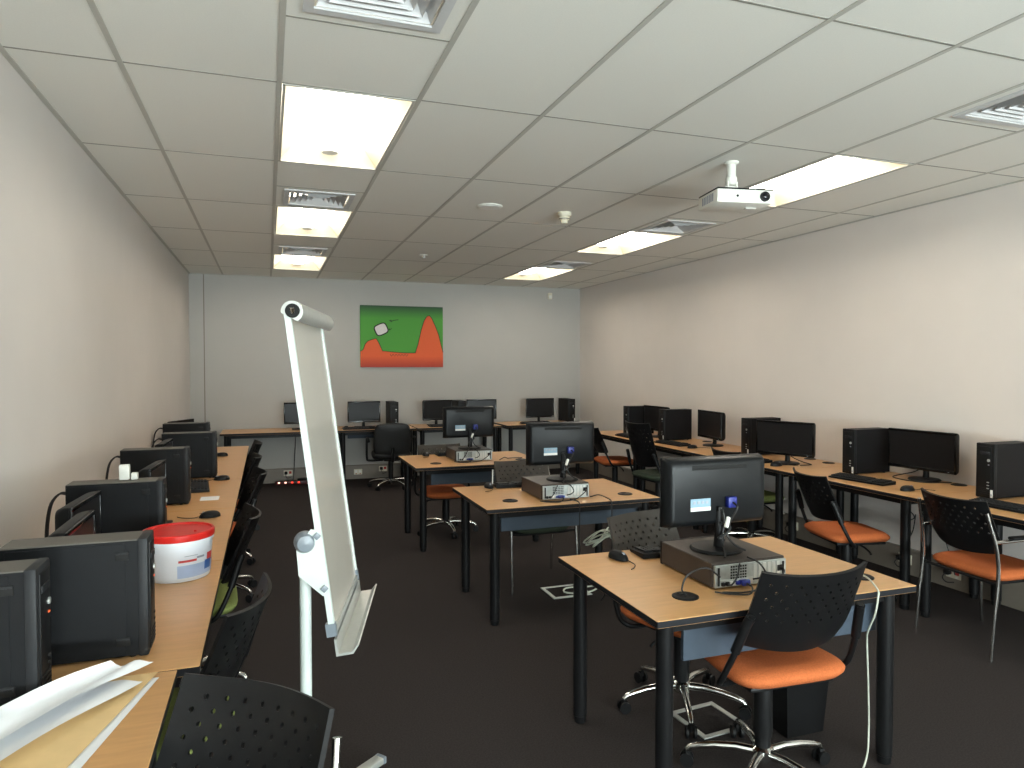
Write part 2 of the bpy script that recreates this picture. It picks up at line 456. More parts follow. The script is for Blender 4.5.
G = 'beech topped desks in the row along the left wall'
lj = [2.13, 3.27, 4.46, 5.6, 6.77, 7.88]
LD = ['left wall desk carrying the white tub with red lid', 'left wall desk just beyond the white tub, tower and monitor on it', 'left wall desk with a small white note on it',
      'left wall desk second from the far end of the row', 'left wall desk at the far end of the row']
for k, (a, b) in enumerate(zip(lj, lj[1:])):
    table('computer_desk', LD[k], 'desk', XL + .004, a, -.186, b, TL, G, insx=.28)
table('computer_desk', 'left wall desk nearest the camera with loose white papers on it', 'desk', XL + .004, .93, -.243, 2.125, TL, G)
G = 'beech topped desks in the row along the right wall'
rj = [2.15, 3.34, 4.53, 5.7, 6.87, 8.03]
RD = ['right wall desk nearest the camera, at the right edge of the photo', 'right wall desk second from the camera, orange swivel chair at it', 'right wall desk in the middle of the row, green chair at it',
      'right wall desk second from the far end, dark green chair at it', 'right wall desk at the far end of the row']
rg = [(4.575, 3.15), (4.57, 3.54), (4.6, 4.98), None, None]
for k, (a, b) in enumerate(zip(rj, rj[1:])):
    table('computer_desk', RD[k], 'desk', 3.86, a, XR - .004, b, TR_, G, grommets=[g for g in ([(4.57, 2.9)], [(4.57, 3.54)], [(4.55, 4.72), (4.59, 4.98)], [(4.57, 6.5)], [(4.57, 7.2)])[k]])
G = 'beech topped desks in the row along the back wall'
bj = [(-.56, .66), (.86, 1.9), (1.92, 3.12), (3.2, 4.4)]
BD = ['back wall desk at the left end, behind the flip chart', 'back wall desk with the black armchair in front of it', 'back wall desk behind the farthest centre table', 'back wall desk in the right back corner']
for k, (a, b) in enumerate(bj):
    table('computer_desk', BD[k], 'desk', a, 9.28, b, YB - .04, TB, G, modesty=(a + .15, b - .15, 9.5, .62) if k == 1 else None)

# ------------------------------------------------------------------ chairs
def shell_mesh(name, material, parent, holes=True, hw0=.228, hw1=.218, z0=.565, z1=.85, y0=-.215, lean=.128, curve=.06, thick=.012):
    nu, nv = 18, 11
    m = MB(); bm = m.bm
    def P(u, v):
        hw = hw0 + (hw1 - hw0) * v ** .8
        z = z0 + (z1 - z0) * v - .022 * (1 - v) * (1 - u * u) + .012 * v ** 3 * abs(u) ** 3
        if v < .3: hw *= 1 - .10 * (1 - v / .3) ** 2
        y = y0 - lean * v + curve * u * u
        return Vector((u * hw, y, z))
    V = [[bm.verts.new(P(-1 + 2 * i / nu, j / nv)) for i in range(nu + 1)] for j in range(nv + 1)]
    for j in range(nv):
        for i in range(nu):
            q = (V[j][i], V[j][i + 1], V[j + 1][i + 1], V[j + 1][i])
            if holes and 4 <= j <= 9 and (i + (j % 2)) % 2 == 0 and 1 <= i <= nu - 2:
                uc, vc = -1 + 2 * (i + .5) / nu, (j + .5) / nv
                ring = []
                for k in range(8):
                    a = PI / 4 * k + PI / 8 - PI + PI / 2 * 0
                    ring.append(bm.verts.new(P(uc + .027 * math.cos(a), vc + .021 * math.sin(a))))
                # corners at angles 225,315,45,135 ; ring k angle = -180+22.5+45k
                for c in range(4):
                    k0 = (c * 2) % 8
                    bm.faces.new((q[c], ring[(k0 + 1) % 8], ring[k0 % 8]))
                    bm.faces.new((q[c], q[(c + 1) % 4], ring[(k0 + 2) % 8], ring[(k0 + 1) % 8]))
            else:
                bm.faces.new(q)
    bmesh.ops.recalc_face_normals(bm, faces=bm.faces)
    bmesh.ops.solidify(bm, geom=list(bm.faces), thickness=thick)
    return m.out(name, material, parent, ang=50)

def seat_mesh(name, material, parent, hw=.23, hd=.225, z=.46, th=.05, yc=.0):
    m = MB(); n = 40
    prof = [(.0, -th), (.80, -th), (.93, -th * .8), (.99, -th * .45), (1.0, -th * .2), (.97, .0), (.88, .012), (.6, .006), (.3, .0), (0, -.002)]
    rings = []
    for s, dz in prof:
        ring = []
        for k in range(n):
            a = 2 * PI * k / n; c, si = math.cos(a), math.sin(a)
            e = .42
            x = hw * s * math.copysign(abs(c) ** e, c); y = hd * s * math.copysign(abs(si) ** e, si)
            taper = 1 - .06 * (y / hd if hd else 0)
            fall = -.022 * max(0, y / hd - .55) ** 1.0
            ring.append(m.bm.verts.new((x * taper, y + yc, z + dz + fall)))
        rings.append(ring)
    for A, B in zip(rings, rings[1:]):
        for k in range(n):
            try: m.bm.faces.new((A[k], A[(k + 1) % n], B[(k + 1) % n], B[k]))
            except ValueError: pass
    bmesh.ops.remove_doubles(m.bm, verts=m.bm.verts, dist=1e-5)
    return m.out(name, material, parent, ang=60)

def star_base(t, material, a0, r=.285, hubz=.1):
    h = MB(); h.lathe([(.03, .07), (.04, .075), (.042, .115), (.03, .125), (.0001, .125)], (0, 0, 0), 20)
    h.out('hub', material, t)
    for k in range(5):
        a = a0 + k * 2 * PI / 5; c, s = math.cos(a), math.sin(a)
        m = MB()
        pts = [(.03, .10), (.10, .105), (.18, .098), (.24, .086), (.272, .076), (.285, .062)]
        m.tube([(q * c, q * s, z) for q, z in pts], [.019, .017, .0155, .014, .013, .011], 10)
        lg = m.out('base_leg', material, t)
        cs = MB()
        px, py = r * c, r * s
        for sg in (-1, 1):
            ox, oy = -s * .012 * sg, c * .012 * sg
            cs.tube([(px + ox - s * .009 * sg * -1 * 0, py + oy, .027), (px + ox - s * .011 * sg, py + oy + c * .011 * sg, .027)], .0265, 16)
        cs.box((px, py, .045), (.022, .022, .03), .004)
        cs.out('caster', 'plastic', lg)

def swivel_chair(label, loc, rz, seatmat='orange', shellmat='shell', a0=0.0, star='chrome', group=None, top=.85, lift=0.0):
    t = thing('swivel_chair', label, 'chair', loc, rz, group)
    shell_mesh('backrest', shellmat, t, z1=top)
    seat_mesh('seat', seatmat, t)
    MB().box((0, 0, .402), (.36, .35, .02), .01).out('seat_pan', 'plastic', t)
    m = MB(); m.lathe([(.018, .12), (.032, .125), (.037, .15), (.035, .36), (.028, .385), (.04, .392), (.0001, .392)], (0, 0, 0), 18); m.out('gas_column', 'plastic', t)
    MB().tube(smooth_pts([(.05, .02, .38), (.14, .03, .375), (.21, .03, .36), (.235, .03, .345)], 4), .007, 8).out('height_lever', 'plastic', t)
    for sx in (-1, 1):
        m = MB(); m.tube(smooth_pts([(sx * .10, -.06, .398), (sx * .20, -.08, .396), (sx * .258, -.10, .41), (sx * .272, -.14, .45), (sx * .252, -.20, .58), (sx * .226, -.243, .70)], 5), .0115, 10)
        b = m.out('back_support', 'blackmetal', t)
        MB().tube([(sx * .2565, -.19, .56), (sx * .236, -.228, .67), (sx * .229, -.240, .695)], .0175, 12).out('sleeve', 'plastic', b)
    for ch in t.children:
        ch.location.z = lift
    if lift: MB().cyl((0, 0, .12), (0, 0, .16 + lift), .03, seg=18).out('column_sleeve', 'plastic', t)
    star_base(t, star, a0)
    return t

def visitor_chair(label, loc, rz, seatmat='orange', shellmat='shell', arms=True, group=None):
    t = thing('visitor_chair', label, 'chair', loc, rz, group)
    shell_mesh('backrest', shellmat, t)
    seat_mesh('seat', seatmat, t)
    MB().box((0, 0, .403), (.40, .38, .016), .006).out('seat_pan', 'plastic', t)
    for sx in (-1, 1):
        m = MB(); m.tube(smooth_pts([(sx * .25, -.27, .0), (sx * .248, -.25, .22), (sx * .246, -.225, .46), (sx * .242, -.24, .62), (sx * .222, -.285, .80)], 5), .0105, 10); m.out('leg', 'chrome', t)
        m = MB(); pts = [(sx * .25, .23, .0), (sx * .248, .215, .25), (sx * .246, .20, .44)]
        if arms: pts += [(sx * .246, .19, .58), (sx * .246, .16, .635), (sx * .244, .08, .645), (sx * .24, -.10, .645), (sx * .238, -.235, .64)]
        m.tube(smooth_pts(pts, 5), .0105, 10); m.out('leg', 'chrome', t)
        if arms: MB().box((sx * .245, -.02, .66), (.042, .25, .018), .008).out('armrest', 'plastic', t)
    for yy in (.19, -.215): MB().cyl((-.246, yy, .41), (.246, yy, .41), .009, seg=10).out('crossbar', 'blackmetal', t)
    return t

G = 'swivel chairs tucked along the left wall desks'
LC = [(-.335, 2.45, -14, 'green', 'black perforated swivel chair at the left desks, nearest the camera of the row', -2.9),
      (-.375, 3.72, 4, 'green', 'black swivel chair with green seat beside the white tub desk', .5),
      (-.345, 5.15, 6, 'orange', 'black swivel chair with orange seat third along the left desks', .2),
      (-.385, 6.06, 3, 'orange', 'black swivel chair with orange seat fourth along the left desks', .4),
      (-.388, 7.12, 2, 'orange', 'black swivel chair farthest along the left desks', 3.56)]
for (x, y, a, sm, lb, a0) in LC: swivel_chair(lb, (x, y, 0), R(90 + a), sm, 'shell', a0, group=G)
visitor_chair('black perforated chair with its back filling the bottom left of the photo', (-.222, 1.45, 0), R(137), 'green', 'shell', arms=False)
swivel_chair('black perforated swivel chair with orange seat in front of the nearest centre table', (1.80, 2.185, 0), R(-3), 'orange', 'shell', R(3), lift=.035)
swivel_chair('grey perforated swivel chair with orange seat behind the nearest centre table', (1.82, 2.775, 0), R(195), 'orange', 'shellg', R(50))
visitor_chair('grey backed chair on thin chrome legs behind the middle centre table', (1.84, 4.74, .0035), R(180), 'dgreen', 'shellg', arms=False)
swivel_chair('grey backed swivel chair with orange seat behind the farthest centre table', (1.61, 6.48, 0), R(180), 'orange', 'shellg', R(20), lift=-.05)
visitor_chair('black chair with orange seat and chrome legs at the right edge of the photo', (3.95, 2.86, 0), R(-95), 'orange', 'shell')
swivel_chair('black swivel chair with orange seat at the right desks, left of the chrome legged one', (3.79, 3.76, 0), R(-104), 'orange', 'shell', .93, 'blackmetal')
swivel_chair('swivel chair with green seat half hidden behind the nearest centre monitor', (4.06, 5.1, 0), R(-92), 'green', 'shell', .5)
swivel_chair('dark swivel chair with dark green seat at the right desks', (3.90, 6.4, 0), R(-85), 'dgreen', 'shell', .2, 'blackmetal', top=1.0)
swivel_chair('black swivel chair with orange seat in the far right corner', (3.99, 7.55, 0), R(-100), 'orange', 'shell', .2, 'blackmetal')

# padded armchair at the back desk
t = thing('office_armchair', 'padded black office armchair with chrome star base at the back wall desk', 'chair', (1.52, 9.1, 0), R(-4))
m = MB(); n = 14
for side in (0,):
    prof = [(-.25, .47), (-.255, .60), (-.25, .74), (-.235, .83), (-.19, .875), (0, .885), (.19, .875), (.235, .83), (.25, .74), (.255, .60), (.25, .47), (.2, .43), (0, .42), (-.2, .43)]
    A = [m.bm.verts.new((x, -.26 - .05 * ((z - .45) / .4) + .5 * x * x, z)) for x, z in prof]
    B = [m.bm.verts.new((x * .94, -.19 - .05 * ((z - .45) / .4) + .5 * x * x, .65 + (z - .65) * .94)) for x, z in prof]
    ca = m.bm.verts.new((0, -.285, .66)); cbv = m.bm.verts.new((0, -.185, .66)); k = len(prof)
    for i in range(k):
        j = (i + 1) % k
        m.bm.faces.new((A[i], A[j], B[j], B[i])); m.bm.faces.new((A[i], ca, A[j])); m.bm.faces.new((B[i], B[j], cbv))
bk = m.out('backrest', 'leather', t, ang=70)
bk.modifiers.new('round', 'SUBSURF').levels = 1; bk.modifiers['round'].render_levels = 2
seat_mesh('seat', 'leather', t, .25, .24, .47, .08)
MB().box((0, 0, .375), (.2, .24, .03), .01).out('mechanism', 'plastic', t)
MB().tube(smooth_pts([(0, -.08, .37), (0, -.24, .37), (0, -.29, .42), (0, -.29, .56)], 4), .02, 8).out('back_bar', 'plastic', t)
m = MB(); m.lathe([(.018, .12), (.032, .125), (.034, .3), (.03, .36), (.0001, .36)], (0, 0, 0), 16); m.out('gas_column', 'plastic', t)
for sx in (-1, 1):
    MB().tube(smooth_pts([(sx * .1, .0, .365), (sx * .27, .0, .365), (sx * .305, .0, .40), (sx * .305, .02, .62), (sx * .3, .0, .66), (sx * .3, -.18, .66), (sx * .29, -.2, .62)], 4), .015, 8).out('armrest', 'plastic', t)
star_base(t, 'chrome', .25)

# ------------------------------------------------------------------ computers
def tower_parts(t, casemat, w=.118, d=.37, h=.345, sticker=False, latch=True, cable=True, topmat=None):
    """front faces local -Y, origin at the centre of the base"""
    m = MB(); m.box((0, .012, h / 2 + .003), (w, d - .024, h - .006), .003, seg=1)
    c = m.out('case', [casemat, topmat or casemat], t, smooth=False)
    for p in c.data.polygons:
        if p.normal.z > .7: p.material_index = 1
    bz = MB(); bz.box((0, -d / 2 + .014, h / 2 + .002), (w + .002, .028, h), .006).out('front_bezel', 'plastic' if not latch else 'plastic2', t)
    f = -d / 2
    MB().box((0, f - .001, h / 2), (w * .7, .004, h * .9), .001).out('front_panel', 'plastic', t)
    MB().box((0, f - .004, h * .83), (w * .56, .004, .018), .001).out('optical_drive', 'plastic2', t)
    MB().lathe([(.009, 0), (.009, -.005), (.0001, -.006)], (w * .22, f - .002, h * .7), 16, 'y').out('power_button', 'alu', t)
    MB().box((w * .22, f - .004, h * .62), (.008, .003, .005)).out('indicator_light', 'amber' if latch else 'greyprint', t, smooth=False)
    for k in range(3): MB().box((w * .2, f - .004, h * (.30 - .055 * k)), (.014, .003, .006)).out('front_port', 'dark' if latch else 'steel', t, smooth=False)
    for k in range(4): MB().box((0, f - .003, .03 + k * .012), (w * .6, .004, .004)).out('vent_slot', 'dark', t, smooth=False)
    if latch:
        for z in (h - .045, .05):
            l = MB().box((-w / 2 - .001, f + .066, z), (.006, .036, .026), .003).out('side_latch', 'dark', t)
            MB().box((-w / 2 - .003, f + .066, z + .008), (.007, .034, .006), .002).out('grip', 'plastic2', l)
        MB().box((-w / 2 - .0008, .02, h / 2), (.003, d - .075, h - .02), .001).out('side_panel', casemat, t, smooth=False)
    if sticker:
        s_ = MB().box((w * .40, f - .0042, .035), (.014, .003, .048)).out('label_sticker', 'sticker', t, smooth=False)
        MB().box((w * .40, f - .006, .026), (.008, .002, .014)).out('print', 'greyprint', s_, smooth=False)
    for sx in (-1, 1):
        for sy in (-1, 1): MB().cyl((sx * w * .36, sy * d * .38, 0), (sx * w * .36, sy * d * .38, .006), .009, seg=10).out('foot', 'dark', t)
    r = d / 2
    MB().box((0, r - .001, h * .42), (w * .8, .006, h * .7)).out('rear_panel', 'steel', t, smooth=False)
    if cable:
        for dx in (-.012, .016):
            MB().tube(smooth_pts([(dx, r, h * .86), (dx, r + .035, h * .87), (dx, r + .07, h * .72), (dx, r + .085, h * .35), (dx - .01, r + .07, .02), (dx, r + .02, .006)], 5), .0045, 7).out('rear_cable', 'cable', t)
GL = 'desktop towers lined up on the left wall desks'
# left row: near front corner (x, y); front faces +X
LT = [(-.541, 1.995, TL, 'black desktop tower at the left edge of the photo, front partly in view'),
      (-.332, 2.25, TL, 'large black desktop tower standing beside the white tub'),
      (-.436, 3.375, TL, 'black desktop tower with small white plugs on top'),
      (-.458, 4.655, TL, 'black desktop tower beside the small white note'),
      (-.370, 5.70, TL, 'black desktop tower second from the far end of the left desks'),
      (-.488, 6.68, TL, 'black desktop tower farthest along the left desks')]
tw = None
for (x, y, z, lb) in LT:
    loc = (x - .185, y + .059, z)
    if tw is None:
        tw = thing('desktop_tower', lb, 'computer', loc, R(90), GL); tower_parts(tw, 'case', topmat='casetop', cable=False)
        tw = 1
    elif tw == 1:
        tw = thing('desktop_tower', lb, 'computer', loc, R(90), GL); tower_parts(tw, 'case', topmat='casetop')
    else: dup(tw, loc, R(90), lb)
bpy.context.view_layer.update()
GRT = 'desktop towers lined up on the right wall desks'
RT = [(4.262, 3.07, 'black desktop tower at the right edge of the photo'), (4.235, 4.136, 'black desktop tower left of the widest right wall monitor'),
      (4.21, 5.335, 'black desktop tower third from the camera on the right desks'), (4.16, 6.72, 'black desktop tower fourth from the camera on the right desks'),
      (4.11, 7.45, 'black desktop tower farthest along the right desks')]
tw2 = None
for (x, y, lb) in RT:
    loc = (x + .18, y + .059, TR_)
    if tw2 is None:
        tw2 = thing('desktop_tower', lb, 'computer', loc, R(-90), GRT); tower_parts(tw2, 'case_r', d=.36, sticker=True, latch=False, cable=False)
    else: dup(tw2, loc, R(-90), lb)
GBT = 'desktop towers on the back wall desks'
for (x, lb) in ((1.645, 'black desktop tower on the back desk behind the black armchair'), (2.612, 'black desktop tower between two monitors at the back wall'), (4.31, 'black desktop tower at the right end of the back desks')):
    dup(tw2, (x, 9.72, TB), 0, lb, GBT)

def monitor_parts(t, w=.48, h=.285, zb=.10, base='disc', back='plastic', detail=False, tilt=0.0, depth=.045, scr='screen', zoff=0.0):
    """screen faces local -Y; origin under the stand"""
    zc = zb + h / 2
    rot = Matrix.Rotation(tilt, 3, 'X')
    m = MB()
    # rear housing: tapered
    f0, f1, f2 = -.012, -.004, depth
    def loop(s, y, hh=1.0): return [Vector((sx * w / 2 * s, y, sz * h / 2 * s * hh)) for sx, sz in ((-1, -1), (1, -1), (1, 1), (-1, 1))]
    sh = MB(); sh.box((0, (f0 + f1) / 2, 0), (w, f1 - f0, h), .006)
    rings = []
    for t_, k, cr in ((0, .998, .008), (.35, .994, .014), (.6, .980, .018), (.82, .955, .02), (.95, .925, .02), (1.0, .89, .02)):
        hw, hh, y = w / 2 * k, h / 2 - w / 2 * (1 - k), f1 - .001 + (f2 - f1 + .001) * t_
        ring = []
        for cxs, czs, a0 in ((1, 1, 0), (-1, 1, 90), (-1, -1, 180), (1, -1, 270)):
            for q in range(5):
                an = R(a0 + q * 22.5)
                ring.append(sh.bm.verts.new((cxs * (hw - cr) + cr * math.cos(an), y, czs * (hh - cr) + cr * math.sin(an))))
        rings.append(ring)
    for A, B in zip(rings, rings[1:]):
        for q in range(20): sh.bm.faces.new((A[q], A[(q + 1) % 20], B[(q + 1) % 20], B[q]))
    sh.bm.faces.new(rings[-1])
    for v in sh.bm.verts: v.co = rot @ v.co + Vector((0, 0, zc))
    sh.out('housing', back, t)
    def place(mb):
        for v in mb.bm.verts: v.co = rot @ v.co + Vector((0, 0, zc))
        return mb
    place(MB().box((0, f0 - .0015, .004), (w - .03, .004, h - .042), .001)).out('screen', scr, t, smooth=False)
    b = MB()
    for sz in (-1, 1): b.box((0, f0 - .002, sz * (h / 2 - .009) + (0 if sz > 0 else .003)), (w, .007, .017 if sz > 0 else .024), .002)
    for sx in (-1, 1): b.box((sx * (w / 2 - .007), f0 - .002, 0), (.014, .007, h), .002)
    place(b).out('bezel', 'gloss', t)
    place(MB().box((w * .40, f0 - .006, -h / 2 + .011), (.010, .002, .004))).out('power_button', 'greyprint', t, smooth=False)
    m = MB(); m.tube([(0, .045, .012), (0, .05, zb * .6), (0, .042, zb + h * .25)], [.022, .020, .018], 12); m.out('stand_neck', 'plastic', t)
    m = MB()
    if base == 'disc': m.lathe([(.105, 0), (.108, .004), (.10, .012), (.04, .018), (.0001, .02)], (0, .03, 0), 36)
    else: m.box((0, .03, .007), (.24, .18, .014), .006)
    m.out('stand_base', 'plastic', t)
    if detail:
        place(MB().box((0, f2 - .001, h * .36), (w * .55, .006, .018), .005)).out('grip_recess', 'dark', t)
        s1 = place(MB().box((w * .19, f2 + .0005, -h * .17), (.095, .003, .05))).out('label_sticker', 'stickerblue', t, smooth=False)
        s1['label'] = 'pale blue and white rating sticker'
        place(MB().box((w * .19, f2 + .0015, -h * .17 - .017), (.095, .003, .015))).out('white_band', 'sticker', s1, smooth=False)
        for k in range(4): place(MB().box((w * .19 + .03 - .02 * k, f2 + .0022, -h * .17 + .010), (.012, .003, .012))).out('print', 'greyprint', s1, smooth=False)
        v1 = place(MB().box((-w * .10, f2 + .012, -h * .15), (.042, .026, .045), .005)).out('video_plug', 'vga', t)
        v1['label'] = 'blue video plug'
        place(MB().box((w * .0, f2 + .008, -h * .24), (.03, .016, .02), .003)).out('power_plug', 'plastic', t)
def mon_cables(t, zc, f2, w, ends):
    pass

# centre stations: flat desktop computers with monitors on top
def flat_pc(label, x0, y0, w, d, group):
    h = .1
    t = thing('desktop_computer', label, 'computer', (x0 + w / 2, y0 + d / 2, TC + .0005), 0, group)
    MB().box((0, .005, h / 2 + .003), (w, d - .01, h - .006), .003, seg=1).out('case', 'pcbrown', t, smooth=False)
    MB().box((0, d / 2 - .006, h / 2 + .002), (w + .002, .016, h), .004).out('front_bezel', 'plastic', t)
    ry = -d / 2
    MB().box((0, ry, h / 2), (w - .012, .012, h - .014), .001).out('rear_panel', 'steel', t, smooth=False)
    r0 = ry - .006
    m = MB()
    for i in range(7):
        for j in range(5): m.box((-w * .27 + i * .011, r0 - .0005, .04 + j * .011), (.007, .002, .007))
    m.out('fan_grille', 'dark', t, smooth=False)
    m = MB()
    for i in range(6): m.box((w * .05 + i * .022, r0 - .001, .055), (.014, .003, .065))
    m.out('slot_cover', 'alu', t, smooth=False)
    MB().box((-w * .2, r0 - .001, .024), (.15, .003, .026)).out('port_plate', 'alu', t, smooth=False)
    for k, (px, c) in enumerate(((-.135, 'dark'), (-.115, 'dark'), (-.095, 'sticker'), (-.068, 'vga'), (-.042, 'ivory'), (-.02, 'blueprint'))):
        MB().box((px, r0 - .006, .022), (.014, .012, .014), .001).out('rear_port', c, t, smooth=False)
    MB().box((-.045, r0 - .018, .024), (.036, .03, .018), .004).out('video_plug', 'vga', t)
    MB().box((w * .40, r0 - .002, .06), (.03, .006, .024), .002).out('power_inlet', 'dark', t, smooth=False)
    for sx in (-1, 1): MB().box((sx * w * .44, r0 - .001, h / 2), (.008, .004, .07)).out('rear_clip', 'dark', t, smooth=False)
    for sx in (-1, 1):
        for sy in (-1, 1): MB().cyl((sx * w * .4, sy * d * .4, 0), (sx * w * .4, sy * d * .4, .006), .01, seg=10).out('foot', 'dark', t)
    # rear cables belonging to this machine
    for pts, c in ((((-.045, r0 - .03, .024), (-.05, r0 - .07, .02), (-.09, r0 - .10, .008), (-.16, r0 - .06, .006), (-.2, r0 - .045, .012)), 'cable'),
                   (((w * .40, r0 - .004, .06), (w * .36, r0 - .04, .055), (w * .2, r0 - .05, .02), (.03, r0 - .05, .006), (-.08, r0 - .07, .006), (-.17, r0 - .05, .008)), 'cable'),
                   (((-.115, r0 - .01, .022), (-.12, r0 - .04, .03), (-.1, r0 - .045, .06), (-.07, r0 - .02, .10)), 'cable'),
                   (((.0, r0 - .01, .03), (.02, r0 - .03, .04), (.035, r0 - .04, .06), (.02, r0 - .02, .095), (-.005, r0 + .02, .11)), 'cable')):
        MB().tube(smooth_pts(pts, 6), .0035, 7).out('rear_cable', c, t)
    return t
GP = 'desktop computers lying flat on the centre tables'
flat_pc('brown black desktop computer lying flat on the nearest centre table', 1.61, 2.245, .345, .38, GP)
flat_pc('brown black desktop computer lying flat on the middle centre table', 1.648, 4.105, .335, .375, GP)
flat_pc('brown black desktop computer lying flat on the farthest centre table', 1.59, 6.03, .345, .36, GP)
GM = 'monitors seen from behind on the centre tables'
cm = None
for (x, y, lb, rz) in ((1.757, 2.46, 'monitor back with pale blue sticker on the nearest centre table', 180), (1.86, 4.30, 'monitor seen from behind on the middle centre table', 180), (1.757, 6.20, 'monitor seen from behind on the farthest centre table', 180)):
    loc = (x, y, TC + .1022)
    if cm is None:
        cm = thing('computer_monitor', lb, 'monitor', loc, R(rz), GM)
        monitor_parts(cm, .485, .285, .10, 'disc', 'monback', True, depth=.05)
        # cables from the plugs down the stand
        z0 = .10 + .1425
        for pts, c, rr in ((((-.049, .075, z0 - .043), (-.05, .10, z0 - .06), (-.03, .085, .13), (-.02, .075, .07), (-.04, .10, .03), (-.07, .13, .012)), 'cable', .0045),
                           (((.0, .065, z0 - .068), (.0, .08, .15), (.0, .08, .11), (.012, .085, .05), (.03, .13, .01), (.06, .17, .006)), 'cable', .004),
                           (((.01, .072, .12), (-.03, .082, .1), (.0, .088, .075), (.025, .08, .06), (.0, .085, .05)), 'cable', .005)):
            MB().tube(smooth_pts(pts, 6), rr, 7).out('cable', c, cm)
        MB().tube(smooth_pts([(-.02, .082, .14), (-.01, .09, .125), (.0, .095, .105)], 4), .009, 8).out('cable_tag', 'white', cm)
    else: dup(cm, loc, R(rz), lb)

# wall row monitors
mm = None
def wall_monitor(x, y, z, ang, lb, group, w=.5, h=.29):
    global mm
    t = thing('computer_monitor', lb, 'monitor', (x, y, z), R(ang), group)
    monitor_parts(t, w, h, .075, 'plate' if w < .45 else 'disc', 'plastic')
    return t
GLM = 'monitors standing edge on along the left wall desks'
a = wall_monitor(-.60, 2.64, TL, 90, 'thin monitor seen edge on just behind the large tower', GLM, .37, .26)
dup(a, (-.675, 3.07, TL), R(87), 'monitor seen edge on behind the thin monitor, before the tower with plugs')
dup(a, (-.555, 4.03, TL), R(86), 'monitor seen edge on behind the tower with white plugs')
dup(a, (-.655, 5.25, TL), R(88), 'monitor seen edge on before the second farthest left tower')
dup(a, (-.77, 7.25, TL), R(64), 'monitor barely showing above the farthest left tower')
GRM = 'monitors on the right wall desks'
b = wall_monitor(4.50, 3.775, TR_, -84, 'wide monitor on the right wall desk beside the tower with cables', GRM, .515, .29)
dup(b, (4.155, 4.80, TR_), R(-68), 'monitor standing in front of the third tower on the right desks')
dup(b, (4.365, 6.15, TR_), R(-98), 'square looking monitor turned on the right desks, fourth from the camera')
dup(b, (4.30, 7.12, TR_), R(-90), 'monitor mostly hidden behind the fourth tower on the right desks')
GBM = 'monitors on the back wall desks'
c = wall_monitor(1.245, 9.62, TB, 0, 'monitor on the back desk left of the black armchair', GBM, .44, .285)
dup(c, (.425, 9.62, TB), 0, 'monitor on the back desk partly hidden by the flip chart')
dup(c, (2.27, 9.62, TB), R(8), 'grey looking monitor on the back desk right of the armchair')
dup(c, (2.92, 9.62, TB), R(-6), 'monitor on the back desk above the farthest centre monitor')
dup(c, (3.83, 9.62, TB), 0, 'monitor on the back desk near the right back corner')

# keyboards and mice
def keyboard(label, loc, rz, group):
    t = thing('keyboard', label, 'keyboard', loc, rz, group)
    m = MB(); m.prism([(-.22, -.07, .001), (-.22, .07, .001), (-.22, .07, .024), (-.22, -.07, .012)], (.44, 0, 0))
    m.out('base', 'plastic', t, smooth=False)
    m = MB(); m.prism([(-.207, -.058, .0125), (-.207, .055, .022), (-.207, .055, .0245), (-.207, -.058, .0148)], (.412, 0, 0))
    for r in range(5):
        y = -.048 + r * .022; z = .0155 + (y + .07) / .14 * .012
        for c in range(14): m.box((-.198 + c * .0208, y, z + .003), (.0165, .0165, .007))
        for c in range(4): m.box((.132 + c * .0208, y, z + .003), (.0165, .0165, .007))
    m.out('keys', 'plastic2', t, smooth=False)
    MB().tube(smooth_pts([(-.05, .07, .01), (-.055, .082, .006), (-.09, .088, .004), (-.2, .086, .004), (-.235, .08, .004)], 5), .0025, 6).out('cord', 'cable', t)
    return t
def mouse(label, loc, rz, group):
    t = thing('computer_mouse', label, 'mouse', loc, rz, group)
    m = MB(); n = 20; rings = []
    for k in range(9):
        ph = k / 8 * PI / 2
        rings.append([m.bm.verts.new((.031 * math.cos(ph) ** .6 * math.cos(a) if k < 8 else 0, .057 * (math.cos(ph) ** .7 if k < 8 else 0) * math.sin(a) - .006 * math.sin(ph), .002 + .034 * math.sin(ph))) for a in [2 * PI * i / n for i in range(n)]])
    for A, B in zip(rings, rings[1:]):
        for i in range(n): m.bm.faces.new((A[i], A[(i + 1) % n], B[(i + 1) % n], B[i]))
    m.bm.faces.new(rings[0][::-1])
    m.out('body', 'plastic', t, ang=60)
    MB().lathe([(.0001, -.004), (.009, -.004), (.009, .004), (.0001, .004)], (0, .03, .026), 14, 'x').out('scroll_wheel', 'greyprint', t)
    MB().box((0, .032, .0262), (.002, .04, .002)).out('button_gap', 'dark', t, smooth=False)
    MB().tube(smooth_pts([(0, .056, .008), (.0, .08, .004), (.015, .12, .004), (.05, .15, .004), (.075, .16, .004)], 5), .0022, 6).out('cord', 'cable', t)
    return t
GK = 'black keyboards on the desks'; GMo = 'black computer mice on the desks'
k0 = keyboard('black keyboard on the nearest centre table beside the flat computer', (1.80, 2.765, TC), R(176), GK)
dup(k0, (1.74, 4.68, TC), R(176), 'black keyboard on the middle centre table behind the flat computer')
dup(k0, (1.75, 6.53, TC), R(180), 'black keyboard on the farthest centre table')
dup(k0, (4.06, 3.90, TR_), R(-82), 'black keyboard on the right desk before the wide monitor')
dup(k0, (4.08, 2.84, TR_), R(-88), 'black keyboard at the right edge beside the nearest right tower')
dup(k0, (4.02, 5.10, TR_), R(-88), 'black keyboard before the third tower on the right desks')
dup(k0, (4.06, 6.40, TR_), R(-84), 'black keyboard before the square looking right monitor')
dup(k0, (4.0, 7.22, TR_), R(-90), 'black keyboard before the farthest right tower')
